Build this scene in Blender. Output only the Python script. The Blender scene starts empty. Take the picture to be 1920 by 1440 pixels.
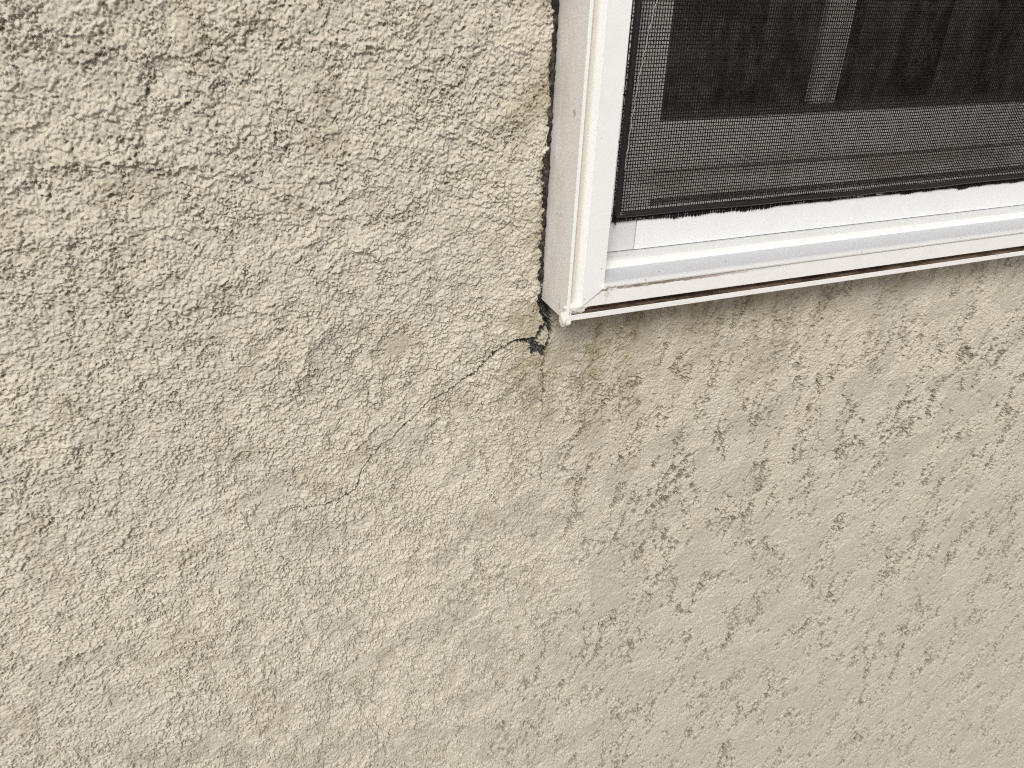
import bpy, bmesh, math, time
import numpy as np
from mathutils import Matrix, Vector

SC = bpy.context.scene
COL = SC.collection
T0 = time.time()

# ------------------------------------------------------------------ camera
F_PX = 1545.0                       # focal length in pixels of a 1920 px wide frame
def _unit(v):
    v = np.array(v, float)
    return v / np.linalg.norm(v)
CX = _unit((4104, -699, F_PX))      # world +X (along the wall) in camera axes (right, down, forward)
CD = _unit((-117, 2727, F_PX))      # world -Z
CD = _unit(CD - CX * (CX @ CD))
CN = np.cross(CX, CD)               # world +Y (into the wall)
RW = np.array([CX, CN, -CD])        # camera -> world
CAM = np.array([-0.18193, -0.380, 0.18383])
cam_data = bpy.data.cameras.new("camera")
cam_data.sensor_width = 36.0
cam_data.lens = 36.0 * F_PX / 1920.0
cam_data.clip_start = 0.01
cam_data.clip_end = 500.0
cam_data.dof.use_dof = True
cam_data.dof.focus_distance = 0.46
cam_data.dof.aperture_fstop = 24.0
cam = bpy.data.objects.new("camera", cam_data)
COL.objects.link(cam)
m = Matrix.Identity(4)
for r in range(3):
    m[r][0] = RW[r][0]; m[r][1] = -RW[r][1]; m[r][2] = -RW[r][2]; m[r][3] = CAM[r]
cam.matrix_world = m
SC.camera = cam

# ------------------------------------------------------------------ world, sun, exposure
SUN_EL, SUN_AZ = 41.0, -30.0        # azimuth from straight out of the wall, negative = left
world = bpy.data.worlds.new("World")
SC.world = world
world.use_nodes = True
wn, wl = world.node_tree.nodes, world.node_tree.links
bg = wn["Background"]
sky = wn.new("ShaderNodeTexSky")
sky.sky_type = 'NISHITA'
sky.sun_disc = False
sky.sun_elevation = math.radians(SUN_EL)
sky.sun_rotation = math.radians(180.0 - SUN_AZ)
sky.dust_density = 4.0
sky.air_density = 1.0
hs = wn.new("ShaderNodeHueSaturation")
hs.inputs["Saturation"].default_value = 0.30    # overcast: the blue is mostly veiled
wl.new(sky.outputs[0], hs.inputs["Color"])
wl.new(hs.outputs[0], bg.inputs["Color"])
bg.inputs["Strength"].default_value = 0.10
sun_data = bpy.data.lights.new("sun", 'SUN')
sun_data.energy = 2.05
sun_data.angle = math.radians(20.0)
sun_data.color = (1.0, 0.95, 0.87)
sun = bpy.data.objects.new("sun", sun_data)
COL.objects.link(sun)
a, e = math.radians(SUN_AZ), math.radians(SUN_EL)
to_sun = Vector((math.sin(a) * math.cos(e), -math.cos(a) * math.cos(e), math.sin(e)))
sun.rotation_euler = to_sun.to_track_quat('Z', 'Y').to_euler()
SC.view_settings.view_transform = 'Standard'
SC.view_settings.look = 'None'
SC.view_settings.gamma = 1.0
SC.view_settings.use_curve_mapping = False
SC.view_settings.exposure = 0.0
SC.render.engine = 'CYCLES'
SC.cycles.use_denoising = False
SC.cycles.filter_width = 1.1

# ------------------------------------------------------------------ helpers
def wall_pt(px, py, y=0.0):
    r = RW @ np.array([px - 960.0, py - 720.0, F_PX])
    t = (y - CAM[1]) / r[1]
    p = CAM + r * t
    return p[0], p[2]

def link(o, parent=None):
    COL.objects.link(o)
    if parent is not None:
        o.parent = parent
    return o

def tag(o, label=None, cat=None, kind=None, group=None):
    if label: o["label"] = label
    if cat: o["category"] = cat
    if kind: o["kind"] = kind
    if group: o["group"] = group
    return o

def thing(name, label, cat):
    o = bpy.data.objects.new(name, None)
    o.empty_display_size = 0.05
    COL.objects.link(o)
    return tag(o, label, cat)

def mesh_obj(name, verts, faces, mat, parent=None, smooth=False):
    me = bpy.data.meshes.new(name)
    me.from_pydata([tuple(v) for v in verts], [], faces)
    me.update()
    if smooth:
        me.polygons.foreach_set("use_smooth", [True] * len(me.polygons))
    for mm in (mat if isinstance(mat, (list, tuple)) else [mat]):
        me.materials.append(mm)
    return link(bpy.data.objects.new(name, me), parent)

class MB:
    """collects simple solids into one mesh"""
    def __init__(s):
        s.v, s.f = [], []
    def box(s, x0, x1, y0, y1, z0, z1):
        n = len(s.v)
        s.v += [(x, y, z) for z in (z0, z1) for y in (y0, y1) for x in (x0, x1)]
        s.f += [tuple(n + i for i in q) for q in
                ((0, 2, 3, 1), (4, 5, 7, 6), (0, 1, 5, 4), (2, 6, 7, 3), (0, 4, 6, 2), (1, 3, 7, 5))]
    def tube(s, pts, rad, k=6):
        pts = [Vector(p) for p in pts]
        n0 = len(s.v)
        for i, p in enumerate(pts):
            t = (pts[min(i + 1, len(pts) - 1)] - pts[max(i - 1, 0)]).normalized()
            up = Vector((0, 1, 0)) if abs(t.y) < 0.9 else Vector((1, 0, 0))
            u = t.cross(up).normalized(); w = t.cross(u)
            r = rad[i] if isinstance(rad, (list, tuple)) else rad
            for j in range(k):
                an = 2 * math.pi * (j + 0.5) / k
                s.v.append(tuple(p + u * (math.cos(an) * r) + w * (math.sin(an) * r)))
        for i in range(len(pts) - 1):
            for j in range(k):
                a_, b_ = n0 + i * k + j, n0 + i * k + (j + 1) % k
                s.f.append((a_, b_, b_ + k, a_ + k))
        s.f.append(tuple(n0 + j for j in range(k))[::-1])
        s.f.append(tuple(n0 + (len(pts) - 1) * k + j for j in range(k)))
    def build(s, name, mat, parent=None, smooth=False, bevel=0.0, seg=2):
        o = mesh_obj(name, s.v, s.f, mat, parent, smooth)
        if bevel:
            b = o.modifiers.new("bevel", 'BEVEL'); b.width = bevel; b.segments = seg; b.limit_method = 'ANGLE'
        return o

# --- node helpers
class NT:
    def __init__(s, name, rough=0.6, color=(0.8, 0.8, 0.8), spec=0.5):
        s.mat = bpy.data.materials.new(name)
        s.mat.use_nodes = True
        s.n, s.l = s.mat.node_tree.nodes, s.mat.node_tree.links
        s.b = s.n["Principled BSDF"]
        s.b.inputs["Roughness"].default_value = rough
        s.b.inputs["Base Color"].default_value = (*color, 1)
        s.b.inputs["Specular IOR Level"].default_value = spec
        s.tc = None
    def obj(s):
        if s.tc is None:
            s.tc = s.n.new("ShaderNodeTexCoord")
        return s.tc.outputs["Object"]
    def mapped(s, scale=(1, 1, 1), rot=(0, 0, 0)):
        mp = s.n.new("ShaderNodeMapping")
        mp.inputs["Scale"].default_value = scale
        mp.inputs["Rotation"].default_value = rot
        s.l.new(s.obj(), mp.inputs["Vector"])
        return mp.outputs[0]
    def noise(s, scale, detail=3.0, rough=0.55, vec=None, dist=0.0):
        t = s.n.new("ShaderNodeTexNoise")
        t.inputs["Scale"].default_value = scale
        t.inputs["Detail"].default_value = detail
        t.inputs["Roughness"].default_value = rough
        t.inputs["Distortion"].default_value = dist
        s.l.new(vec if vec is not None else s.obj(), t.inputs["Vector"])
        return t.outputs["Fac"]
    def voro(s, scale, vec=None, feature='F1', out="Distance"):
        t = s.n.new("ShaderNodeTexVoronoi")
        t.feature = feature
        t.inputs["Scale"].default_value = scale
        s.l.new(vec if vec is not None else s.obj(), t.inputs["Vector"])
        return t.outputs[out]
    def ramp(s, src, p0, p1, a=0.0, b=1.0):
        t = s.n.new("ShaderNodeMapRange")
        t.interpolation_type = 'SMOOTHSTEP'
        t.inputs["From Min"].default_value = p0; t.inputs["From Max"].default_value = p1
        t.inputs["To Min"].default_value = a; t.inputs["To Max"].default_value = b
        s.l.new(src, t.inputs["Value"])
        return t.outputs[0]
    def math(s, op, a, b=None):
        t = s.n.new("ShaderNodeMath"); t.operation = op
        for i, x in enumerate((a, b)):
            if x is None: continue
            if isinstance(x, (int, float)): t.inputs[i].default_value = x
            else: s.l.new(x, t.inputs[i])
        return t.outputs[0]
    def mix(s, fac, a, b):
        t = s.n.new("ShaderNodeMix"); t.data_type = 'RGBA'
        for sock, x in ((t.inputs[0], fac), (t.inputs[6], a), (t.inputs[7], b)):
            if isinstance(x, (int, float)): sock.default_value = x
            elif isinstance(x, tuple): sock.default_value = (*x, 1)
            else: s.l.new(x, sock)
        return t.outputs[2]
    def attr(s, name):
        t = s.n.new("ShaderNodeAttribute"); t.attribute_name = name
        return t.outputs["Fac"]
    def sep(s):
        t = s.n.new("ShaderNodeSeparateXYZ"); s.l.new(s.obj(), t.inputs[0])
        return t.outputs
    def color(s, c): s.l.new(c, s.b.inputs["Base Color"])
    def rough(s, c): s.l.new(c, s.b.inputs["Roughness"])
    def bump(s, h, dist, strength=1.0):
        t = s.n.new("ShaderNodeBump")
        t.inputs["Distance"].default_value = dist
        t.inputs["Strength"].default_value = strength
        s.l.new(h, t.inputs["Height"])
        s.l.new(t.outputs[0], s.b.inputs["Normal"])

# ------------------------------------------------------------------ materials
def make_stucco():
    t = NT("stucco", rough=0.93, spec=0.22)
    big = t.noise(9.0, 3, 0.55)
    mid = t.noise(38.0, 4, 0.6)
    fine = t.noise(420.0, 3, 0.6)
    c = t.mix(t.ramp(big, 0.36, 0.66), (0.586, 0.551, 0.470), (0.610, 0.571, 0.474))
    c = t.mix(t.math('MULTIPLY', t.ramp(mid, 0.52, 0.70), 0.55), c, (0.545, 0.520, 0.455))
    c = t.mix(t.math('MULTIPLY', t.ramp(fine, 0.40, 0.72), 0.30), c, (0.650, 0.605, 0.505))
    # troweled patches are a cooler grey; light falloff down the wall painted in too
    c = t.mix(t.math('MULTIPLY', t.attr("trowel_falloff"), 0.58), c, (0.455, 0.430, 0.372))
    c = t.mix(t.math('MULTIPLY', t.attr("plate"), 0.45), c, (0.525, 0.492, 0.430))
    # pinkish dust in some spots
    pk = t.math('MULTIPLY', t.ramp(t.noise(55.0, 4, 0.7), 0.60, 0.74), t.ramp(t.noise(500.0, 2, 0.5), 0.42, 0.60))
    c = t.mix(t.math('MULTIPLY', pk, 0.40), c, (0.46, 0.33, 0.255))
    # dark sand grains and mildew specks
    sp = t.math('MULTIPLY', t.ramp(t.voro(330.0), 0.20, 0.10), t.ramp(t.noise(120.0, 3, 0.6), 0.52, 0.66))
    c = t.mix(t.math('MULTIPLY', sp, 0.55), c, (0.17, 0.135, 0.10))
    # runoff stain
    st = t.attr("stain")
    sn = t.ramp(t.noise(140.0, 4, 0.65), 0.33, 0.68)
    c = t.mix(t.math('MULTIPLY', st, t.math('ADD', t.math('MULTIPLY', sn, 0.55), 0.52)), c, (0.335, 0.275, 0.175))
    # grime (mildew) plus shade painted into open pits and crevices
    c = t.mix(t.math('MULTIPLY', t.attr("grime_shade"), 0.86), c, (0.092, 0.073, 0.047))
    # bared mortar inside the cracks
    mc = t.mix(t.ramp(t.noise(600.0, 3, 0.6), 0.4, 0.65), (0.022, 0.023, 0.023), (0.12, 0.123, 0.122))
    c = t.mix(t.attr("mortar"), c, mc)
    t.color(c)
    h = t.math('ADD', t.math('MULTIPLY', t.noise(900.0, 3, 0.6), 0.6), t.math('MULTIPLY', t.noise(2200.0, 2, 0.6), 0.4))
    t.bump(h, 0.0006, 0.75)
    return t.mat

def make_vinyl(name, col, speck=1.0, dirt_lines=False, groove=False):
    t = NT(name, rough=0.42, spec=0.4)
    n1 = t.noise(60.0, 4, 0.6)
    c = t.mix(t.math('MULTIPLY', t.ramp(n1, 0.45, 0.75), 0.35), col, (col[0] * 0.90, col[1] * 0.88, col[2] * 0.85))
    s1 = t.math('MULTIPLY', t.ramp(t.voro(210.0), 0.115, 0.06), t.ramp(t.noise(34.0, 3, 0.6), 0.50, 0.60))
    c = t.mix(t.math('MULTIPLY', s1, 0.75 * speck), c, (0.17, 0.15, 0.13))
    s2 = t.math('MULTIPLY', t.ramp(t.noise(700.0, 2, 0.6), 0.66, 0.74), t.ramp(t.noise(45.0, 3, 0.6), 0.48, 0.62))
    c = t.mix(t.math('MULTIPLY', s2, 0.45 * speck), c, (0.30, 0.25, 0.20))
    if dirt_lines:
        x, y, z = t.sep()
        # brown grime line along the upper edge of the sill's front face, thinning out to the right
        nz = t.noise(230.0, 4, 0.7)
        zz = t.math('ADD', z, t.math('MULTIPLY', t.math('SUBTRACT', nz, 0.5), 0.0022))
        band = t.ramp(t.math('ABSOLUTE', t.math('SUBTRACT', zz, 0.0155)), 0.0010, 0.00035)
        fade = t.math('MULTIPLY', t.ramp(x, 0.16, 0.05), t.ramp(y, -0.0296, -0.0299))
        brk = t.ramp(t.noise(110.0, 3, 0.6), 0.34, 0.50)
        c = t.mix(t.math('MULTIPLY', t.math('MULTIPLY', band, fade), t.math('MULTIPLY', brk, 0.85)), c, (0.16, 0.09, 0.05))
        # film of dust where the corner weld meets the sill
        dx = t.math('SUBTRACT', x, 0.020); dz = t.math('SUBTRACT', z, 0.0165)
        d = t.math('SQRT', t.math('ADD', t.math('MULTIPLY', dx, dx), t.math('MULTIPLY', dz, dz)))
        c = t.mix(t.math('MULTIPLY', t.ramp(d, 0.011, 0.001), t.ramp(nz, 0.42, 0.7, 0.0, 0.8)), c, (0.36, 0.24, 0.15))
    if dirt_lines or groove:
        x, y, z = t.sep()
        # the welded mitre holds a hairline of dirt
        q = t.math('SUBTRACT', t.math('MULTIPLY', t.math('SUBTRACT', x, 0.0084), 0.601), t.math('MULTIPLY', t.math('SUBTRACT', z, 0.0069), 0.799))
        sm_ = t.math('MULTIPLY', t.ramp(t.math('ABSOLUTE', q), 0.0006, 0.0001), t.math('MULTIPLY', t.ramp(x, 0.0216, 0.0200), t.ramp(x, 0.0060, 0.0080)))
        sm_ = t.math('MULTIPLY', sm_, t.ramp(y, -0.0290, -0.0296))
        c = t.mix(t.math('MULTIPLY', sm_, t.ramp(x, 0.008, 0.02, 0.40, 0.75)), c, (0.30, 0.22, 0.16))
    if groove:
        x, y, z = t.sep()
        g = t.math('MULTIPLY', t.ramp(x, 0.0016, 0.0021), t.ramp(x, 0.0070, 0.0052))
        g = t.math('MULTIPLY', g, t.ramp(y, -0.0200, -0.0210))
        gn = t.noise(25.0, 3, 0.6, vec=t.mapped((6, 6, 0.4)))
        c = t.mix(t.math('MULTIPLY', g, t.ramp(gn, 0.25, 0.7, 0.55, 0.95)), c, (0.68, 0.645, 0.54))
        # dirty smear and scuffs on the side that faces the stucco
        side = t.math('MULTIPLY', t.ramp(x, 0.0004, 0.0002), t.ramp(y, -0.024, -0.008))
        sm = t.ramp(t.noise(90.0, 5, 0.7, vec=t.mapped((1, 1, 0.35))), 0.36, 0.60)
        c = t.mix(t.math('MULTIPLY', side, t.math('MULTIPLY', sm, 0.85)), c, (0.33, 0.27, 0.22))
        sid2 = t.ramp(x, 0.0004, 0.0002)
        c = t.mix(t.math('MULTIPLY', sid2, 0.75), c, (0.79, 0.775, 0.762))
        sc = t.math('MULTIPLY', t.ramp(t.noise(160.0, 4, 0.75, vec=t.mapped((1, 1, 0.5))), 0.635, 0.68), sid2)
        c = t.mix(t.math('MULTIPLY', sc, 0.6), c, (0.16, 0.13, 0.11))
    t.color(c)
    t.bump(t.noise(350.0, 3, 0.5), 0.0002, 0.35)
    return t.mat

M_stucco = make_stucco()
M_jamb = make_vinyl("vinyl_jamb", (0.86, 0.865, 0.86), 0.8, groove=True)
M_sill = make_vinyl("vinyl_sill", (0.86, 0.86, 0.845), 1.0, dirt_lines=True)
M_vinyl = make_vinyl("vinyl_plain", (0.80, 0.79, 0.775), 0.6)
M_scrframe = make_vinyl("screen_frame_paint", (0.80, 0.82, 0.85), 0.25)
M_key = make_vinyl("corner_key_plastic", (0.66, 0.67, 0.69), 0.4)
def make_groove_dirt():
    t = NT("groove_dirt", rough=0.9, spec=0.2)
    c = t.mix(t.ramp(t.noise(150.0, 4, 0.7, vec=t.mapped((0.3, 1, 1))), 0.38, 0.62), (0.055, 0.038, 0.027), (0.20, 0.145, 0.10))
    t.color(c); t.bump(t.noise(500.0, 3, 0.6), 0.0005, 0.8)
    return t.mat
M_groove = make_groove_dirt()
M_ledge = make_vinyl("shaded_ledge", (0.55, 0.562, 0.59), 1.6)  # up-facing sill vinyl; weaker top light and sky blue painted into its colour
M_ledge2 = make_vinyl("shaded_step", (0.66, 0.66, 0.66), 1.6)  # step and ridge vinyl, darkened in colour to tone down their top light
def make_mesh_mat():
    t = NT("black_fibreglass", rough=0.8, color=(0.014, 0.0125, 0.0115), spec=0.12)
    d = t.ramp(t.noise(28.0, 4, 0.6, vec=t.mapped((0.35, 1, 1.6), (0, math.radians(4), 0))), 0.50, 0.68)
    c = t.mix(d, (0.013, 0.0115, 0.0105), (0.024, 0.0195, 0.0165))
    t.color(c)
    return t.mat
M_mesh = make_mesh_mat()
M_spline = NT("black_rubber", rough=0.38, color=(0.016, 0.0145, 0.014), spec=0.5).mat
M_thread = NT("pale_thread", rough=0.7, color=(0.40, 0.40, 0.37)).mat
M_caulk = make_vinyl("weld_flash", (0.80, 0.77, 0.73), 1.2)
def make_rail_mat():
    t = NT("sash_vinyl", rough=0.5, spec=0.35)
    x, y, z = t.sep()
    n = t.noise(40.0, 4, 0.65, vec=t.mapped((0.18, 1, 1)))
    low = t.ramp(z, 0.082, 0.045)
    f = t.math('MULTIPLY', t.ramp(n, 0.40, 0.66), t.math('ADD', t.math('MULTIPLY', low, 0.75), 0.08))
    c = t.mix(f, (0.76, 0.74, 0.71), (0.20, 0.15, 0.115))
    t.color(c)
    return t.mat
M_sash = make_rail_mat()
M_spacer = NT("spacer_metal", rough=0.5, color=(0.13, 0.135, 0.125)).mat
def make_glass():
    t = NT("window_glass", rough=0.04)
    t.n.remove(t.b)
    out = t.n["Material Output"]
    tr = t.n.new("ShaderNodeBsdfTransparent"); tr.inputs[0].default_value = (0.95, 0.94, 0.93, 1)
    gl = t.n.new("ShaderNodeBsdfGlossy"); gl.inputs["Roughness"].default_value = 0.03
    df = t.n.new("ShaderNodeBsdfDiffuse")
    df.inputs["Color"].default_value = (0.30, 0.31, 0.30, 1)
    lw = t.n.new("ShaderNodeLayerWeight"); lw.inputs[0].default_value = 0.5
    m1 = t.n.new("ShaderNodeMixShader"); m2 = t.n.new("ShaderNodeMixShader")
    t.l.new(t.math('ADD', t.math('MULTIPLY', t.math('POWER', lw.outputs["Facing"], 5.0), 0.9), 0.04), m1.inputs[0]); t.l.new(tr.outputs[0], m1.inputs[1]); t.l.new(gl.outputs[0], m1.inputs[2])
    n = t.noise(85.0, 5, 0.7, vec=t.mapped((1.2, 1, 0.5)))
    v = t.ramp(t.voro(120.0), 0.15, 0.5, 0.25, 1.0)
    t.l.new(t.math('MULTIPLY', t.ramp(n, 0.42, 0.66, 0.02, 0.30), v), m2.inputs[0])
    t.l.new(m1.outputs[0], m2.inputs[1]); t.l.new(df.outputs[0], m2.inputs[2])
    t.l.new(m2.outputs[0], out.inputs["Surface"])
    return t.mat
M_glass = make_glass()
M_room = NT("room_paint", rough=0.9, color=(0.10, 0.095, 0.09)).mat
def make_slat():
    t = NT("blind_fabric", rough=0.85, spec=0.2)
    t.color(t.mix(t.ramp(t.noise(60.0, 3, 0.6, vec=t.mapped((1, 1, 0.2))), 0.4, 0.6), (0.16, 0.16, 0.152), (0.25, 0.248, 0.235)))
    return t.mat
M_slat = make_slat()
M_dark = NT("building_paper", rough=0.95, color=(0.03, 0.028, 0.026)).mat
def make_joint():
    t = NT("dark_strip", rough=0.9, spec=0.15)
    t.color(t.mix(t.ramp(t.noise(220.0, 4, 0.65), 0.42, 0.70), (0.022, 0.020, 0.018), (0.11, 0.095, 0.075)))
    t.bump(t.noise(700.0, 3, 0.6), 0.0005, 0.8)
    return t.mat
M_joint = make_joint()
def make_ground():
    t = NT("concrete_ground", rough=0.9, spec=0.2)
    t.color(t.mix(t.ramp(t.noise(6.0, 6, 0.65), 0.35, 0.65), (0.12, 0.11, 0.10), (0.18, 0.17, 0.155)))
    t.bump(t.noise(60.0, 5, 0.6), 0.004, 0.6)
    return t.mat
M_ground = make_ground()

# ------------------------------------------------------------------ noise in numpy
RNG = np.random.default_rng(7)
def fft_noise(n, tile, lo, hi, aniso=1.0, ang=0.0, slope=0.0, seed=0):
    """periodic noise, wavelengths lo..hi (metres) on an n x n tile; stretched by aniso along direction ang"""
    rng = np.random.default_rng(seed)
    w = np.fft.rfft2(rng.standard_normal((n, n)).astype(np.float32))
    kx = np.fft.rfftfreq(n, tile / n)[None, :]
    kz = np.fft.fftfreq(n, tile / n)[:, None]
    ca, sa = math.cos(ang), math.sin(ang)
    ku = (kx * ca + kz * sa) * math.sqrt(aniso)
    kv = (-kx * sa + kz * ca) / math.sqrt(aniso)
    k = np.sqrt(ku * ku + kv * kv) + 1e-9
    band = np.exp(-(k * lo / 1.2) ** 4) * (1 - np.exp(-(k * hi) ** 4)) * k ** (-slope)
    r = np.fft.irfft2(w * band, (n, n))
    r -= r.mean(); r /= r.std()
    return (r.astype(np.float32), tile)

def samp(tex, x, z):
    t, tile = tex
    n = t.shape[0]
    u = x * (n / tile); v = z * (n / tile)
    iu = np.floor(u).astype(np.int32); iv = np.floor(v).astype(np.int32)
    fu = (u - iu).astype(np.float32); fv = (v - iv).astype(np.float32)
    i0 = iu % n; i1 = (iu + 1) % n; j0 = iv % n; j1 = (iv + 1) % n
    return (t[j0, i0] * (1 - fu) + t[j0, i1] * fu) * (1 - fv) + (t[j1, i0] * (1 - fu) + t[j1, i1] * fu) * fv

def sstep(x, a_, b_):
    t = np.clip((x - a_) / (b_ - a_), 0, 1)
    return t * t * (3 - 2 * t)

def grains(x, z, cell, rmin, rmax, seed, stretch=1.0, ang=0.0, prob=1.0, dens=None, power=1.0):
    """rounded grains: max over jittered points of a dome; 0..1"""
    rng = np.random.default_rng(seed)
    N = 512
    jx = rng.random((N, N), np.float32); jz = rng.random((N, N), np.float32)
    rr = (rmin + (rmax - rmin) * rng.random((N, N), np.float32)) / cell
    hh = 0.45 + 0.55 * rng.random((N, N), np.float32)
    pr = rng.random((N, N), np.float32)
    ca, sa = math.cos(ang), math.sin(ang)
    u = ((x * ca + z * sa) / stretch / cell).astype(np.float32)
    v = ((-x * sa + z * ca) / cell).astype(np.float32)
    iu = np.floor(u).astype(np.int32); iv = np.floor(v).astype(np.int32)
    out = np.zeros_like(u)
    for di in (-1, 0, 1):
        for dj in (-1, 0, 1):
            a_ = (iu + di) % N; b_ = (iv + dj) % N
            dx = (iu + di) + jx[b_, a_] - u
            dz = (iv + dj) + jz[b_, a_] - v
            r = rr[b_, a_]
            t = 1 - (dx * dx + dz * dz) / (r * r)
            t = hh[b_, a_] * np.clip(t, 0, 1) ** power
            if dens is not None:
                t = np.where(pr[b_, a_] < dens, t, 0)
            elif prob < 1:
                t = np.where(pr[b_, a_] < prob, t, 0)
            np.maximum(out, t, out=out)
    return out

# ------------------------------------------------------------------ the stucco wall
WIN_W, WIN_H = 0.60, 0.50
GROUND_Z = -1.15
RES = 1.0                           # grid coarseness

def graded(knots):
    """positions from start to end with spacing interpolated between (pos, spacing) knots"""
    p, out = knots[0][0], []
    ks = np.array(knots)
    while p < ks[-1, 0]:
        out.append(p)
        p += np.interp(p, ks[:, 0], ks[:, 1])
    out.append(ks[-1, 0])
    return np.array(out)

mm = 0.001
gx = graded([(-1.6, 40 * mm), (-0.50, 6 * mm), (-0.40, 0.9 * mm * RES), (-0.33, 0.50 * mm * RES), (-0.20, 0.40 * mm * RES), (0.02, 0.40 * mm * RES),
             (0.15, 0.55 * mm * RES), (0.40, 0.74 * mm * RES), (0.80, 0.95 * mm * RES), (0.90, 2.0 * mm), (1.05, 12 * mm), (2.4, 60 * mm)])
gz = graded([(GROUND_Z - 0.05, 40 * mm), (-0.95, 6 * mm), (-0.85, 1.2 * mm * RES), (-0.55, 0.90 * mm * RES), (-0.30, 0.64 * mm * RES), (-0.17, 0.45 * mm * RES), (-0.13, 0.40 * mm * RES),
             (0.02, 0.40 * mm * RES), (0.08, 0.45 * mm * RES), (0.19, 0.50 * mm * RES), (0.24, 2.0 * mm), (0.40, 15 * mm), (1.8, 60 * mm)])
NX, NZ = len(gx), len(gz)
X, Z = np.meshgrid(gx, gz)
X = X.astype(np.float32); Z = Z.astype(np.float32)
SPX = np.gradient(gx)[None, :]; SPZ = np.gradient(gz)[:, None]
COARSE = np.maximum(SPX, SPZ)
detail_ok = (1 - sstep(COARSE, 1.6 * mm, 3.5 * mm)).astype(np.float32)

D30 = math.radians(30)
t_low = fft_noise(1024, 2.0, 0.05, 0.25, 1.1, D30, 1.0, 1)
t_mid = fft_noise(2048, 1.4, 0.010, 0.060, 1.1, math.radians(22), 1.0, 2)
t_led = fft_noise(2048, 1.4, 0.006, 0.045, 1.25, math.radians(15), 1.2, 3)
t_led2 = fft_noise(2048, 1.4, 0.005, 0.030, 1.2, math.radians(50), 1.2, 13)
t_fin = fft_noise(1024, 0.37, 0.0009, 0.005, 1.0, 0.0, 0.6, 4)
t_fin2 = fft_noise(1024, 0.41, 0.0011, 0.006, 1.4, D30, 0.8, 5)
t_str = fft_noise(1024, 0.43, 0.0009, 0.004, 9.0, math.radians(33), 0.5, 6)
t_wrm = fft_noise(2048, 1.3, 0.020, 0.075, 3.6, math.radians(84), 1.0, 8)
t_cl = fft_noise(1024, 1.45, 0.022, 0.12, 1.7, math.radians(88), 0.8, 61)
t_wrm2 = fft_noise(2048, 1.3, 0.018, 0.060, 2.6, math.radians(55), 1.0, 28)
t_isl = fft_noise(1024, 1.35, 0.008, 0.065, 1.05, math.radians(35), 0.9, 71)
t_msk = fft_noise(1024, 1.3, 0.015, 0.10, 1.5, math.radians(70), 0.8, 9)
t_pat = fft_noise(1024, 1.5, 0.03, 0.13, 1.4, math.radians(28), 0.9, 10)
t_zon = fft_noise(512, 1.7, 0.08, 0.5, 1.0, 0.0, 1.0, 11)
t_wpx = fft_noise(1024, 0.61, 0.003, 0.020, 1.0, 0.0, 1.0, 21)
t_wpz = fft_noise(1024, 0.61, 0.003, 0.020, 1.0, 0.0, 1.0, 22)

wx = X + samp(t_wpx, X, Z) * 0.7 * mm
wz = Z + samp(t_wpz, X, Z) * 0.7 * mm
zn = samp(t_zon, X, Z)
fin = samp(t_fin, X, Z)
fin2 = samp(t_fin2, X, Z)
pat = samp(t_pat, wx, wz)

# zones: how coarse the finish is (upper left), how troweled (right of and below the window)
coarse = np.maximum(sstep(-1.3 * X + 0.6 * Z + 0.03 * zn, 0.08, 0.34), sstep(Z + 0.012 * zn, -0.03, 0.035) * sstep(X, 0.03, -0.02))
right = sstep(X - 0.10 * np.minimum(Z + 0.02, 0) + 0.030 * zn + 0.012 * pat, -0.05, 0.15) * sstep(Z, 0.05, -0.02)
patchy = sstep(pat + 0.55 * right + 0.25 * sstep(-Z, 0.03, 0.25) - 0.9 * coarse, 0.75, 1.35)

H = np.zeros_like(X)                # metres out of the wall
H += samp(t_low, X, Z) * (0.10 * coarse + 0.20) * mm
H += samp(t_mid, wx, wz) * (0.14 * coarse + 0.12 * (1 - right) + 0.05) * mm
# plates of the coarse coat standing above the floated ground between them
led = samp(t_led, wx, wz) + 0.30 * fin
plate = sstep(led, -0.42, -0.18)
plate2 = sstep(samp(t_led2, wx, wz) + 0.35 * fin, 0.55, 0.85)
H += plate * (0.50 * coarse + 0.50 * (1 - coarse) * (1 - right) * sstep(zn + samp(t_pat, X + 0.3, Z), -0.6, 0.8)) * mm
H += plate2 * (0.38 * coarse + 0.22 * (1 - coarse) * (1 - right)) * mm
top = np.clip(plate * 0.75 + plate2 * 0.5, 0, 1)
# grain
gA = grains(wx, wz, 2.35 * mm, 0.95 * mm, 1.60 * mm, 31, prob=0.92)
gB = grains(wx, wz, 1.95 * mm, 0.70 * mm, 1.25 * mm, 32, stretch=1.12, ang=math.radians(28), prob=0.9)
gC = grains(wx, wz, 3.4 * mm, 1.0 * mm, 2.1 * mm, 33, prob=0.45)
gD = grains(wx + 1.0, wz, 1.2 * mm, 0.40 * mm, 0.75 * mm, 34, prob=0.8)
gE = grains(wx + 2.0, wz, 2.1 * mm, 0.42 * mm, 0.85 * mm, 35, prob=0.5)      # small round holes
isl = sstep(samp(t_isl, wx, wz) + 0.28 * fin + 0.15 * fin2, -0.22, 0.0)
midz = (1 - coarse) * (1 - 0.55 * right)
H += isl * 0.70 * midz * mm
gam = (1 - 0.66 * (1 - isl) * midz) * (1 - 0.50 * patchy) * (1 - 0.38 * right)
wA = 0.25 + 0.75 * coarse
H += (gA * wA * 0.95 * (0.60 + 0.40 * top) + gB * (1 - wA) * 1.00 + gD * 0.50) * gam * (1.20 + 0.10 * coarse) * mm
H += gC * 0.22 * coarse * mm
H -= gE * (1.1 * coarse * (0.35 + 0.65 * top) + 0.5 * (1 - coarse) * (1 - patchy)) * mm
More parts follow.
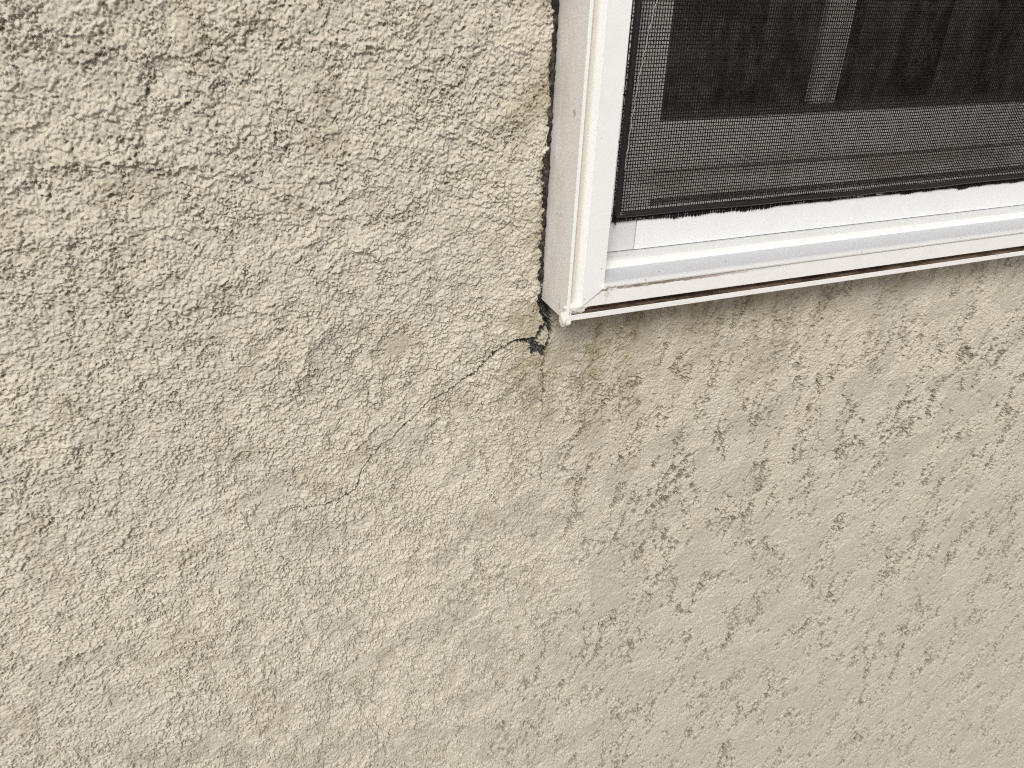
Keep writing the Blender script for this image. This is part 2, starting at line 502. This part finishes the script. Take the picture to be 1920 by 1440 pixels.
H += np.clip(fin, -2, 2) * (0.10 - 0.04 * coarse) * (1 - 0.3 * right) * (1 - 0.5 * patchy) * mm
H += fin2 * (0.09 * (1 - coarse) * (1 - 0.5 * patchy)) * mm
H += samp(t_str, X, Z) * (0.03 * patchy + 0.03 * right) * (1 - coarse) * mm
# pits and worm tracks left by the trowel
dm = samp(t_msk, X, Z)
worm = samp(t_wrm, wx + fin * 0.5 * mm, wz + fin2 * 0.4 * mm)
cl = samp(t_cl, wx, wz)
wl_ = sstep(np.abs(worm + 0.20 * fin2), 0.28, 0.09) * sstep(cl + 0.30 * samp(t_led2, X, Z), 0.05, 0.45)
worm2 = samp(t_wrm2, wx + fin2 * 0.5 * mm, wz + fin * 0.4 * mm)
wl_ = np.maximum(wl_, sstep(np.abs(worm2 + 0.22 * fin), 0.32, 0.12) * sstep(samp(t_cl, X + 0.5, Z) + 0.35 * samp(t_led, X, Z), 0.8, 1.3))
pd = np.clip(sstep(cl, -0.9, 1.1) * 0.80 + 0.03, 0, 1)
pits = grains(wx + fin * 0.5 * mm, wz + fin2 * 0.5 * mm, 5.4 * mm, 1.0 * mm, 2.4 * mm, 41, stretch=1.25, ang=math.radians(70), dens=pd * 0.62, power=0.5)
pits2 = grains(wx + 0.5, wz, 3.2 * mm, 0.7 * mm, 1.45 * mm, 42, dens=pd * 0.6, power=0.5)
crev = sstep(np.abs(led + 0.30), 0.20, 0.06) * sstep(samp(t_msk, X + 0.6, Z + 0.3) + 0.4 * fin2, 0.25, 0.9)
crev2 = sstep(np.abs(samp(t_led2, wx, wz) + 0.35 * fin - 0.6), 0.20, 0.06) * sstep(samp(t_msk, X + 0.2, Z + 0.7) + 0.4 * fin2, 0.35, 1.0)
crev = np.maximum(crev, crev2) * (1 - right)
specks = grains(wx + 0.3, wz + 0.1, 2.6 * mm, 0.35 * mm, 0.85 * mm, 47, dens=np.clip(sstep(dm + 0.5 * zn, -0.9, 1.3) * 0.38, 0, 1), power=0.5) * (1 - 0.35 * right) * (coarse + (1 - coarse) * (0.25 + 0.75 * isl))
brk = sstep(fin2 + 0.6 * fin, -1.9, -0.2)
dig = np.maximum(np.maximum(pits * 1.0, pits2 * 0.9), wl_ * brk * 1.35)
zone_p = 0.9 * right * (1 - 0.35 * patchy) * (0.5 + 0.5 * sstep(-Z, 0.03, 0.13)) + 0.25 * (1 - coarse) * (1 - right) + 0.15 * coarse * sstep(dm, 0.2, 1.0)
H -= dig * zone_p * 3.6 * mm
H -= crev * 1.15 * mm
H -= specks * 1.8 * mm
grime_shade = np.clip(np.maximum(sstep(dig, 0.24, 0.52) * zone_p, np.maximum(sstep(specks, 0.2, 0.5) * 0.8, crev * 0.45)), 0, 1) * sstep(fin2, -1.8, 0.0)  # mask for pit dirt and painted shade, follows the dug depth
H *= detail_ok

# --- the long ledges where one coat overlaps another, traced on the wall (upper side stands out)
LEDGES = [[(60, 318), (105, 312), (150, 308), (215, 310), (260, 312), (310, 316), (355, 318), (395, 330), (430, 324), (455, 335), (490, 352), (520, 372), (555, 380), (600, 398), (640, 408), (690, 425), (735, 440)],
          [(258, 285), (262, 262), (256, 228), (275, 212), (305, 216), (330, 208), (356, 200)],
          [(205, 226), (225, 221)],
          [(-20, 46), (2, 44), (20, 38), (45, 38), (60, 33)], [(155, 122), (162, 110), (180, 108), (210, 107)], [(262, 110), (290, 107), (320, 106), (347, 114)],
          [(370, 88), (400, 83), (430, 72), (445, 60)], [(395, 195), (410, 165), (428, 150), (470, 155), (500, 150)],
          [(120, 470), (150, 448), (205, 436)], [(208, 520), (212, 470), (222, 462)], [(320, 590), (370, 578), (430, 576), (480, 582), (530, 600)],
          [(560, 470), (610, 455), (650, 462), (700, 480), (740, 500)], [(0, 905), (50, 890), (110, 882)], [(215, 1040), (235, 1005), (262, 985), (300, 970)],
          [(430, 880), (455, 850), (500, 842)], [(620, 80), (670, 95), (720, 90), (760, 105)], [(830, 250), (880, 268), (930, 290)], [(860, 385), (920, 380), (960, 372)],
          [(330, 1090), (345, 1050), (380, 1030), (410, 1045)], [(0, 1080), (40, 1065), (60, 1030)], [(480, 1240), (530, 1215), (600, 1225)], [(100, 1250), (140, 1225), (200, 1215)]]
for k, line in enumerate(LEDGES):
    P = np.array([wall_pt(px, py) for px, py in line])
    pad = 0.022
    i0, i1 = np.searchsorted(gx, [P[:, 0].min() - pad, P[:, 0].max() + pad])
    j0, j1 = np.searchsorted(gz, [P[:, 1].min() - pad, P[:, 1].max() + pad])
    s = (slice(j0, j1), slice(i0, i1))
    x = X[s] + samp(t_wpx, X[s] * 1.3, Z[s] * 1.3) * 1.1 * mm + fin[s] * 0.22 * mm
    z = Z[s] + samp(t_wpz, X[s] * 1.3, Z[s] * 1.3) * 1.1 * mm + fin2[s] * 0.22 * mm
    best = np.full(x.shape, 9.0, np.float32); sgn = np.ones_like(best); along = np.zeros_like(best)
    for q in range(len(P) - 1):
        d = P[q + 1] - P[q]; L = math.hypot(*d)
        t = ((x - P[q, 0]) * d[0] + (z - P[q, 1]) * d[1]) / (L * L)
        tc = np.clip(t, 0, 1)
        dist = np.hypot(x - P[q, 0] - d[0] * tc, z - P[q, 1] - d[1] * tc)
        side_ = d[0] * (z - P[q, 1]) - d[1] * (x - P[q, 0])
        m_ = dist < best
        best = np.where(m_, dist, best); sgn = np.where(m_, np.sign(side_), sgn)
        along = np.where(m_, (q + tc) / (len(P) - 1), along)
    sd = best * sgn
    end = sstep(along, 0.0, 0.12) * sstep(along, 1.0, 0.88)
    am = 0.95 + 0.5 * samp(t_msk, X[s] + 0.1 * k, Z[s])
    H[s] += np.clip(am, 0.2, 1.6) * end * sstep(sd, -0.15 * mm, 0.55 * mm) * np.exp(-np.maximum(sd, 0) / (7 * mm)) * 1.45 * mm
    H[s] -= end * np.exp(-((sd + 0.3 * mm) / (0.9 * mm)) ** 2) * 0.5 * mm

# --- cracks, traced on the wall: (pixel x, pixel y, half width in mm)
CR_MAIN = [(1015, 560, 2.0), (1020, 574, 2.4), (1024, 588, 2.8), (1026, 601, 1.9), (1032, 613, 1.15), (1031, 626, 1.25), (1027, 638, 1.0), (1024, 650, 1.2), (1020, 662, 0.8)]
CR_LOOP = [(1025, 603, 1.0), (1016, 617, 1.9), (1009, 630, 0.8), (1004, 637, 1.1)]
CR_BLOB = [(994, 640, 1.6), (1000, 647, 2.8), (1008, 652, 2.7), (1016, 657, 2.0)]
CR_LEFT = [(1002, 637, 1.3), (981, 637, 1.0), (962, 640, 0.85), (945, 650, 0.55), (928, 660, 0.65), (912, 676, 0.5), (897, 692, 0.42), (884, 702, 0.7), (875, 707, 0.85), (862, 714, 0.35),
           (845, 730, 0.30), (834, 737, 0.30), (820, 744, 0.60), (814, 746, 0.5), (806, 749, 0.25), (796, 760, 0.25), (783, 775, 0.25), (772, 788, 0.28), (764, 789, 0.25), (757, 796, 0.6), (750, 803, 0.35),
           (740, 815, 0.32), (733, 822, 0.25), (715, 832, 0.25), (706, 848, 0.28), (695, 858, 0.32), (690, 866, 0.25), (677, 880, 0.2), (674, 900, 0.25), (668, 912, 0.42), (655, 925, 0.42), (640, 935, 0.45),
           (626, 940, 0.4), (612, 943, 0.75), (598, 947, 0.35), (575, 951, 0.25), (560, 962, 0.15)]
CR_DOWN = [(1019, 660, 0.35), (1017, 680, 0.32), (1019, 712, 0.32), (1017, 740, 0.2), (1014, 775, 0.32), (1012, 800, 0.25), (1005, 822, 0.25), (1013, 850, 0.2), (1013, 880, 0.3), (1013, 907, 0.3)]
mortar = np.zeros_like(X)
crk = np.zeros_like(X)
def carve(line, depth, jag=0.35, tint=1.0, thin=1.0, brkn=0.0):
    P = np.array([wall_pt(px, py) for px, py, w in line]); W = np.array([w for _, _, w in line]) * mm * thin
    pad = 0.006
    i0, i1 = np.searchsorted(gx, [P[:, 0].min() - pad, P[:, 0].max() + pad])
    j0, j1 = np.searchsorted(gz, [P[:, 1].min() - pad, P[:, 1].max() + pad])
    s = (slice(j0, j1), slice(i0, i1))
    x = X[s] + (samp(t_wpx, X[s] * 1.7, Z[s] * 1.7) * jag * mm); z = Z[s] + (samp(t_wpz, X[s] * 1.7, Z[s] * 1.7) * jag * mm)
    best = np.full(x.shape, 9.0, np.float32)
    lb = samp(t_led, X[s] * 1.3 + 0.2, Z[s] * 1.3)
    for k in range(len(P) - 1):
        d = P[k + 1] - P[k]; L2 = (d * d).sum()
        t = np.clip(((x - P[k, 0]) * d[0] + (z - P[k, 1]) * d[1]) / L2, 0, 1)
        dist = np.hypot(x - P[k, 0] - d[0] * t, z - P[k, 1] - d[1] * t)
        w = W[k] + (W[k + 1] - W[k]) * t
        best = np.minimum(best, dist / (w * np.clip(1 + 0.22 * fin[s] + brkn * lb, 0.12, 1.6)))
    cut = sstep(best, 1.15, 0.62)
    crk[s] = np.maximum(crk[s], cut * depth)
    mortar[s] = np.maximum(mortar[s], sstep(best, 1.25, 0.85) * tint)
carve(CR_LEFT, 2.6 * mm, 0.20, 0.95, 0.88, 0.10)
carve(CR_DOWN, 1.6 * mm, 0.55, 0.5, 0.85, 0.35)
carve(CR_BLOB, 2.0 * mm, 0.5)
carve(CR_LOOP, 5.0 * mm, 0.4)
carve(CR_MAIN, 8.0 * mm, 0.45)
H -= crk
# roughen the bared mortar in the deep part
H += mortar * grains(X, Z, 2.4 * mm, 0.9 * mm, 1.9 * mm, 55, prob=0.7) * 0.8 * mm * sstep(crk, 1.5 * mm, 2.0 * mm)

# --- opening for the window, with a ragged rounded edge
gapx = (2.2 + 0.75 * samp(t_wpz, X * 0.6, Z) + 0.35 * fin + 0.35 * gA) * mm
gapz = (1.6 + 0.5 * samp(t_wpx, X, Z * 0.6) + 0.2 * fin) * mm
dL = X + gapx; dB = Z + gapz; dR = WIN_W + gapx - X; dT = WIN_H + gapz - Z
inside = np.minimum(np.minimum(dL, dR), np.minimum(dB, dT))      # > 0 inside the opening
H -= sstep(inside, -3.2 * mm, 0.0) ** 2 * 1.3 * mm
H = np.where(inside > 0, -0.028 - 0.0 * H, H)
edge_grime = sstep(inside, -3.5 * mm, -0.3 * mm) * sstep(samp(t_mid, X * 1.3, Z * 0.7) + 0.5 * fin, -0.4, 1.0) * (Z > -0.004)

# --- masks for the paint
st = np.exp(-np.clip(-Z - 0.012, 0, None) / 0.055) * sstep(X + 0.010 * samp(t_zon, X * 2, Z * 2) + 0.004 * samp(t_mid, X, Z), -0.030, 0.008) * (1 - 0.72 * sstep(X, 0.12, 0.36)) * (Z < 0.0)
st *= 0.62 + 0.30 * samp(t_msk, X, Z * 0.6)
drip = np.exp(-((X + 0.004 + 0.004 * samp(t_wpx, X * 0.0 + 0.2, Z * 0.4)) / 0.013) ** 2) * sstep(Z, -0.125, -0.02) * (Z < 0) * 0.55
drip2 = np.exp(-((X - 0.045) / 0.030) ** 2) * sstep(Z, -0.16, -0.02) * (Z < 0) * 0.32
side = sstep(X, -0.030, -0.004) * (X < 0.001) * sstep(Z, 0.005, 0.04) * (0.30 + 0.22 * samp(t_msk, X, Z))
blot = sstep(samp(t_msk, X * 0.8 + 0.4, Z * 0.8), 1.0, 2.0) * 0.30 * (1 - 0.5 * right)
stain = np.clip(st + drip + drip2 + side + blot, 0, 1)
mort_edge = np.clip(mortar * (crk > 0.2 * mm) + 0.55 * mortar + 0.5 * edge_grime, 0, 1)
plate_c = np.clip(top * coarse * sstep(samp(t_pat, X + 0.7, Z + 0.2) + 0.4 * zn, -0.5, 0.9) * 1.3, 0, 1)
trowel_falloff = np.clip(0.75 * patchy + 0.50 * right * sstep(-Z, 0.02, 0.20) + 0.30 * sstep(-Z, 0.08, 0.45), 0, 1)  # smooth patches, plus light falloff painted towards the lower right

# --- mesh from the grid
keep = inside[:-1, :-1] < 2.6 * mm
keep &= (inside[1:, 1:] < 2.6 * mm) & (inside[1:, :-1] < 2.6 * mm) & (inside[:-1, 1:] < 2.6 * mm)
keep |= (inside[:-1, :-1] < 0) | (inside[1:, 1:] < 0) | (inside[1:, :-1] < 0) | (inside[:-1, 1:] < 0)
jj, ii = np.nonzero(keep)
quads = np.stack([jj * NX + ii, jj * NX + ii + 1, (jj + 1) * NX + ii + 1, (jj + 1) * NX + ii], 1)
used = np.zeros(NX * NZ, bool); used[quads.ravel()] = True
remap = np.cumsum(used) - 1
quads = remap[quads].astype(np.int32)
co = np.stack([X.ravel(), -H.ravel(), Z.ravel()], 1)[used].astype(np.float32)
me = bpy.data.meshes.new("stucco_wall")
me.vertices.add(len(co)); me.vertices.foreach_set("co", co.ravel())
me.loops.add(quads.size); me.loops.foreach_set("vertex_index", quads.ravel())
me.polygons.add(len(quads))
me.polygons.foreach_set("loop_start", np.arange(0, quads.size, 4, dtype=np.int32))
me.polygons.foreach_set("use_smooth", np.ones(len(quads), bool))
for nm, arr in (("stain", stain), ("mortar", mort_edge), ("trowel_falloff", trowel_falloff), ("grime_shade", grime_shade), ("plate", plate_c)):
    at = me.attributes.new(nm, 'FLOAT', 'POINT')
    at.data.foreach_set("value", arr.ravel()[used].astype(np.float32))
me.update(calc_edges=True)
me.materials.append(M_stucco)
wall = link(bpy.data.objects.new("stucco_wall", me))
tag(wall, "cream sand-textured stucco house wall, cracked and stained below the white window's corner", "wall", kind="thing")
b = MB()
o_ = 0.030
b.box(-1.6, -0.006, o_, o_ + 0.12, GROUND_Z, 1.8)
b.box(WIN_W + 0.006, 2.4, o_, o_ + 0.12, GROUND_Z, 1.8)
b.box(-0.0059, WIN_W + 0.0059, o_, o_ + 0.12, GROUND_Z, -0.006)
b.box(-0.0059, WIN_W + 0.0059, o_, o_ + 0.12, WIN_H + 0.006, 1.8)
b.build("sheathing", M_dark, wall)
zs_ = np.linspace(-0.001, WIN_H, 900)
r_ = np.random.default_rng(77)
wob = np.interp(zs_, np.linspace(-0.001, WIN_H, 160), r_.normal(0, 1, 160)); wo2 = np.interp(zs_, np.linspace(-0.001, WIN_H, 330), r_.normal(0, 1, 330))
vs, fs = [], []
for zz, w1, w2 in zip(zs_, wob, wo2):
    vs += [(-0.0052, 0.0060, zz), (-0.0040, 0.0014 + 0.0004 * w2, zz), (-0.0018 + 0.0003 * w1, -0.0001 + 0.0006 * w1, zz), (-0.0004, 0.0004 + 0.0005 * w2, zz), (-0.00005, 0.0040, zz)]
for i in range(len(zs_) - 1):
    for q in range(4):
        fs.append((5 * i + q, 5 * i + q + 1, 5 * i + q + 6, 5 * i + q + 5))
strip_obj = mesh_obj("joint_strip", vs, fs, M_joint, wall, True)  # near-black ragged strip filling the gap left of the frame
strip_obj["label"] = "dark ragged strip in the joint beside the window frame"
print("wall", NX, NZ, len(quads), round(time.time() - T0, 1))
del X, Z, H, wx, wz, co, quads

# ------------------------------------------------------------------ the window
window = thing("window", "white vinyl window with a mitred corner, standing proud of the stucco wall", "window")
window["kind"] = "thing"

def sweep(name, lines, mats, matidx, parent):
    """lines: list of (start point, end point); consecutive lines span the strips of a moulding"""
    vs, fs = [], []
    for p, q in lines:
        vs += [p, q]
    for i in range(len(lines) - 1):
        fs.append((2 * i, 2 * i + 1, 2 * i + 3, 2 * i + 2))
    o = mesh_obj(name, vs, fs, mats, parent)
    for i, p in enumerate(o.data.polygons):
        p.material_index = matidx.get(i, 0)
    bm = bmesh.new(); bm.from_mesh(o.data)
    bmesh.ops.recalc_face_normals(bm, faces=bm.faces)
    bm.to_mesh(o.data); bm.free()
    bv = o.modifiers.new("bevel", 'BEVEL'); bv.width = 0.00028; bv.segments = 2; bv.limit_method = 'ANGLE'; bv.angle_limit = math.radians(25)
    return o

# profile of jamb: (distance from outer edge, depth y, matching height on the sill's profile)
JP = [(0.0, 0.045, 0.0), (0.0, -0.0300, 0.0), (0.0018, -0.0302, 0.0034), (0.0020, -0.0270, 0.0038), (0.0058, -0.0272, 0.0056), (0.0084, -0.0300, 0.0069),
      (0.0209, -0.0301, 0.0163), (0.0210, 0.045, 0.0185)]
SP = [(0.0, 0.045, 0.0), (0.0, -0.0300, 0.0), (0.0034, -0.0301, 0.0018), (0.0036, -0.0248, 0.0022), (0.0065, -0.0248, 0.0075), (0.0069, -0.0300, 0.0084),
      (0.0161, -0.0301, 0.0207), (0.0168, -0.0310, 0.0210), (0.0180, -0.0313, 0.0210), (0.0189, -0.0302, 0.0210), (0.0192, -0.0290, 0.0210),
      (0.0216, -0.0176, 0.0210), (0.0224, -0.0170, 0.0210), (0.0254, -0.0167, 0.0210), (0.0264, -0.0160, 0.0210), (0.0267, -0.0150, 0.0210), (0.0272, -0.0080, 0.0210), (0.0274, 0.045, 0.0210)]
jambs = []
jl = [((u, y, s), (u, y, WIN_H - s)) for u, y, s in JP]
sweep("jamb", jl, [M_jamb], {}, window)
jr = [((WIN_W - u, y, s), (WIN_W - u, y, WIN_H - s)) for u, y, s in JP]
sweep("jamb", jr, [M_vinyl], {}, window)
sl = [((s, y, u), (WIN_W - s, y, u)) for u, y, s in SP]
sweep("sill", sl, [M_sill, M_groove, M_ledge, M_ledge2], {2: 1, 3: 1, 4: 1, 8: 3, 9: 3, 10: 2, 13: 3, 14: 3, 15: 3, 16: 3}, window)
hl = [((s, y, WIN_H - u), (WIN_W - s, y, WIN_H - u)) for u, y, s in JP]
hl = [((u, y, WIN_H - s), (WIN_W - u, y, WIN_H - s)) for u, y, s in [(j[2], j[1], j[2]) for j in JP]]
sweep("head", hl, [M_vinyl], {}, window)

def lump(name, cx, cy, cz, sx, sy, sz, seed, mat, parent, amp=0.25):
    bm = bmesh.new()
    bmesh.ops.create_icosphere(bm, subdivisions=4, radius=1.0)
    rng = np.random.default_rng(seed)
    ph = rng.random((5, 4)) * 6.28; fr = rng.normal(0, 2.2, (5, 3))
    for v in bm.verts:
        c = v.co.copy()
        d = sum(math.sin(fr[k] @ np.array(c) + ph[k, 0]) for k in range(5)) / 5
        d2 = sum(math.sin((fr[k] * 3.1) @ np.array(c) + ph[k, 1]) for k in range(5)) / 5
        s_ = 1 + amp * d + amp * 0.5 * d2
        v.co = Vector((c.x * sx * s_ + cx, c.y * sy * s_ + cy, c.z * sz * s_ + cz))
    me_ = bpy.data.meshes.new(name); bm.to_mesh(me_); bm.free()
    me_.polygons.foreach_set("use_smooth", [True] * len(me_.polygons))
    me_.materials.append(mat)
    return link(bpy.data.objects.new(name, me_), parent)
# lumps of weld flash at the mitred corner
lump("weld_flash", 0.0010, -0.0285, 0.0002, 0.0026, 0.0030, 0.0036, 3, M_caulk, window, 0.55)
lump("weld_flash", 0.0066, -0.0290, 0.0062, 0.0062, 0.0017, 0.0036, 5, M_caulk, window, 0.50)

lump("weld_flash", 0.0210, -0.0302, 0.0174, 0.0012, 0.0013, 0.0016, 9, M_caulk, window, 0.4)

# ---- sash behind the screen
GX0, GX1, GZ0, GZ1 = 0.0685, WIN_W - 0.05, 0.0905, WIN_H - 0.05
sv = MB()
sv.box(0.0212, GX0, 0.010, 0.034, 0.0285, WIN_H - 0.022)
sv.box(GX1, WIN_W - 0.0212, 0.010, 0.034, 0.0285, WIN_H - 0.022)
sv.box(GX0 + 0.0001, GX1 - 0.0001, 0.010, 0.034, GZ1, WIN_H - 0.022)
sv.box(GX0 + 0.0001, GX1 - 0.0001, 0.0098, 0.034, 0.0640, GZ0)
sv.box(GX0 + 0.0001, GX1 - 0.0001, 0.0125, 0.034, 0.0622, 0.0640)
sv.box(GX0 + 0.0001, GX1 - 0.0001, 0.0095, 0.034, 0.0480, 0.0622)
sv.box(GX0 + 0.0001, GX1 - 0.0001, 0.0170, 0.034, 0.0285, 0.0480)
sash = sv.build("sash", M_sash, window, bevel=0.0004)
g = MB()
g.box(GX0 + 0.0003, GX1 - 0.0003, 0.0115, 0.0145, GZ0 + 0.0003, GZ1 - 0.0003)
g.build("glass_pane", M_glass, sash)
sp = MB()
sp.box(GX0 + 0.0004, GX1 - 0.0004, 0.0150, 0.0275, GZ0 + 0.0003, GZ0 + 0.0040)
sp.box(GX0 + 0.0004, GX0 + 0.004, 0.0150, 0.0275, GZ0 + 0.0041, GZ1 - 0.0004)
sp.build("spacer_bar", M_spacer, sash)
mu = MB()
mu.box(0.1745, 0.1935, 0.0170, 0.0230, GZ0 + 0.0041, GZ1 - 0.0004)
mu.build("muntin", M_vinyl, sash, bevel=0.001)

# ---- room behind the glass and the vertical blind hanging in it
r = MB()
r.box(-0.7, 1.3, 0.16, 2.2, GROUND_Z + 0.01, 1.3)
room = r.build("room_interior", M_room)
bm = bmesh.new(); bm.from_mesh(room.data)
for f_ in list(bm.faces):
    if f_.calc_center_median().y < 0.161:
        bm.faces.remove(f_)
bm.to_mesh(room.data); bm.free()
tag(room, kind="structure")
rv = MB()
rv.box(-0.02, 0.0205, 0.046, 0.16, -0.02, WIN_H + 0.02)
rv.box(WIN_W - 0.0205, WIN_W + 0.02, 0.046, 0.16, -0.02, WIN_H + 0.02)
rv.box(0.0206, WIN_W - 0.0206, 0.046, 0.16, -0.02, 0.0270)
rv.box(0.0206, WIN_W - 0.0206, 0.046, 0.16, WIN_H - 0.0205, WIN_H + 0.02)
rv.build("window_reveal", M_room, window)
blind = thing("vertical_blind", "dark grey vertical blind slats hanging behind the window glass and screen", "blind")
rng = np.random.default_rng(5)
for k in range(7):
    x0 = 0.075 + k * 0.078
    n = 9; vs = []; fs = []
    w = 0.044; an = math.radians(28 + rng.normal(0, 5))
    for zz in (0.035, 0.445):
        for i in range(n):
            t_ = (i / (n - 1) - 0.5)
            bow = 0.006 * (1 - 4 * t_ * t_)
            vs.append((x0 + w * t_ * 2 * 0.9 * math.cos(an) + bow * math.sin(an), 0.105 + w * t_ * 2 * math.sin(an) * 0.5 - bow * math.cos(an), zz))
    for i in range(n - 1):
        fs.append((i, i + 1, n + i + 1, n + i))
    so = mesh_obj("slat", vs, fs, M_slat, blind, True)
    md = so.modifiers.new("solid", 'SOLIDIFY'); md.thickness = 0.0008
br = MB(); br.box(0.03, WIN_W - 0.03, 0.090, 0.120, 0.4455, 0.470); br.build("head_rail", M_room, blind, bevel=0.002)

# ------------------------------------------------------------------ the insect screen
screen = thing("insect_screen", "black mesh insect screen in a thin white frame, frayed along its rubber spline", "screen")
SX1, SZ1 = WIN_W - 0.0215, WIN_H - 0.0225
RZ0, RZ1 = 0.02765, 0.0490            # bottom rail of the screen frame
YF = -0.0100                          # its front plane
sf = MB()
sf.box(0.0492, SX1, YF, -0.0015, RZ0, RZ1)
sf.box(0.0214, 0.0358, YF, -0.0015, RZ1 + 0.0030, SZ1)
sf.box(SX1 - 0.020, SX1, YF, -0.0015, RZ1 + 0.0002, SZ1)
sf.box(0.0359, SX1 - 0.0201, YF, -0.0015, SZ1 - 0.020, SZ1)
sframe = sf.build("screen_frame", M_scrframe, screen, bevel=0.0003)
ck = MB()
ck.box(0.0214, 0.0487, YF + 0.0003, -0.0016, RZ0 + 0.0001, RZ1)
ck.box(0.0214, 0.0358, YF + 0.0003, -0.0016, RZ1 + 0.0001, RZ1 + 0.0029)
ck.build("corner_key", M_key, sframe, bevel=0.0003)

PX, PZ, RWIRE = 1.50 * mm, 1.75 * mm, 0.265 * mm
rng = np.random.default_rng(12)
ph = rng.random(12) * 6.28
def warp(x, z):
    dx = 0.5 * mm * math.sin(21 * z + 9 * x + ph[0]) + 0.22 * mm * math.sin(70 * z + 33 * x + ph[1])
    dz = 0.45 * mm * math.sin(15 * x + 6 * z + ph[2]) + 0.16 * mm * math.sin(64 * x + 22 * z + ph[3])
    dy = 0.5 * mm * math.sin(9 * x + ph[4]) * math.sin(8 * z + ph[5])
    return x + dx, dy, z + dz
def fringe(x):
    v = 0.0443 + 0.0006 * math.sin(37 * x + 1.0) + 0.0005 * math.sin(121 * x + 2.0) + 0.0003 * math.sin(410 * x) + rng.normal(0, 0.00008)
    if 0.215 < x < 0.235: v += 0.0009
    if 0.262 < x < 0.285: v += 0.0013 * math.sin((x - 0.262) / 0.023 * math.pi)
    return v
wires = MB()
x = 0.0333
YM = YF - 0.0006
while x < SX1 - 0.010:
    z0 = fringe(x)
    zs = [z0, 0.0462, 0.0490] + list(np.linspace(0.053, SZ1 - 0.012, 22))
    pts = []
    for z in zs:
        wx_, wy_, wz_ = warp(x, z)
        k = min(1.0, max(0.0, (z - 0.049) / 0.02))
        pts.append((x + (wx_ - x) * k, YM + wy_ * k, z))
    pts[0] = (pts[0][0] + rng.normal(0, 0.00025), pts[0][1] - abs(rng.normal(0, 0.0003)), pts[0][2])
    wires.tube(pts, RWIRE * (1 + 0.05 * rng.normal()), 5)
    for lay in range(2):           # doubled layer folded under along the bottom edge
        x2 = x + (lay + 1) / 3 * PX + rng.normal(0, 0.0002)
        wires.tube([(x2, YM + 0.0002, fringe(x2) + abs(rng.normal(0, 0.0002))), (x2, YM + 0.0001, 0.0478)], RWIRE, 5)
    x += PX
z = 0.0450
while z < SZ1 - 0.010:
    xs = [0.0330 + rng.normal(0, 0.0004)] + list(np.linspace(0.040, SX1 - 0.012, 22))
    pts = []
    for x in xs:
        wx_, wy_, wz_ = warp(x, z)
        k = min(1.0, max(0.0, (z - 0.049) / 0.02))
        dz = (wz_ - z) * k
        pts.append((x, YM - 0.00032 + wy_ * k, z + dz))
    wires.tube(pts, RWIRE * (1 + 0.05 * rng.normal()), 5)
    z += PZ if z > 0.049 else PZ * 0.75
# frayed tangle at the corner
for k in range(9):
    p = np.array([0.0345, YM - 0.0005, 0.0468]); pts = [tuple(p)]
    d = np.array([rng.normal(-0.3, 0.5), rng.normal(-0.3, 0.2), -1.0])
    for i in range(7):
        d = d + rng.normal(0, 0.75, 3); d /= np.linalg.norm(d)
        p = p + d * 0.00055; p[1] = min(p[1], YM); pts.append(tuple(p))
    wires.tube(pts, RWIRE, 5)
fabric = wires.build("mesh_fabric", M_mesh, screen)
th = MB()
pts = []; rad = []
for i in range(60):
    t_ = i / 59
    z = 0.072 + t_ * 0.120
    xb = np.interp(z, [0.072, 0.110, 0.135, 0.155, 0.192], [0.0366, 0.0390, 0.0415, 0.0452, 0.050])
    pts.append((xb + 0.00035 * math.sin(i * 1.3) + rng.normal(0, 0.00015), YM - 0.0009, z)); rad.append(0.00016 + 0.00010 * rng.random())
th.tube(pts, rad, 5)
th.build("loose_thread", M_thread, fabric, True)
s1 = MB()
pts = [(x, YF - 0.0016 + 0.0002 * math.sin(40 * x), 0.0485 + 0.00035 * math.sin(23 * x) + 0.00015 * math.sin(90 * x)) for x in np.linspace(0.0340, SX1 - 0.012, 90)]
s1.tube(pts, 0.00165, 10)
pts = [(p[0], p[1] - 0.0009, p[2] + 0.0011 + 0.0003 * math.sin(31 * p[0])) for p in pts]
s1.tube(pts, 0.00055, 8)
s1.build("spline", M_spline, screen, True)
s2 = MB()
pts = [(0.0350 + 0.0001 * math.sin(50 * z), YF - 0.0015, z) for z in np.linspace(0.0478, SZ1 - 0.010, 60)]
s2.tube(pts, 0.0017, 10)
s2.build("spline", M_spline, screen, True)

# ------------------------------------------------------------------ ground
gr = mesh_obj("ground", [(-40, -60, GROUND_Z), (40, -60, GROUND_Z), (40, 20, GROUND_Z), (-40, 20, GROUND_Z)], [(0, 1, 2, 3)], M_ground)
tag(gr, kind="structure")
print("built", round(time.time() - T0, 1))
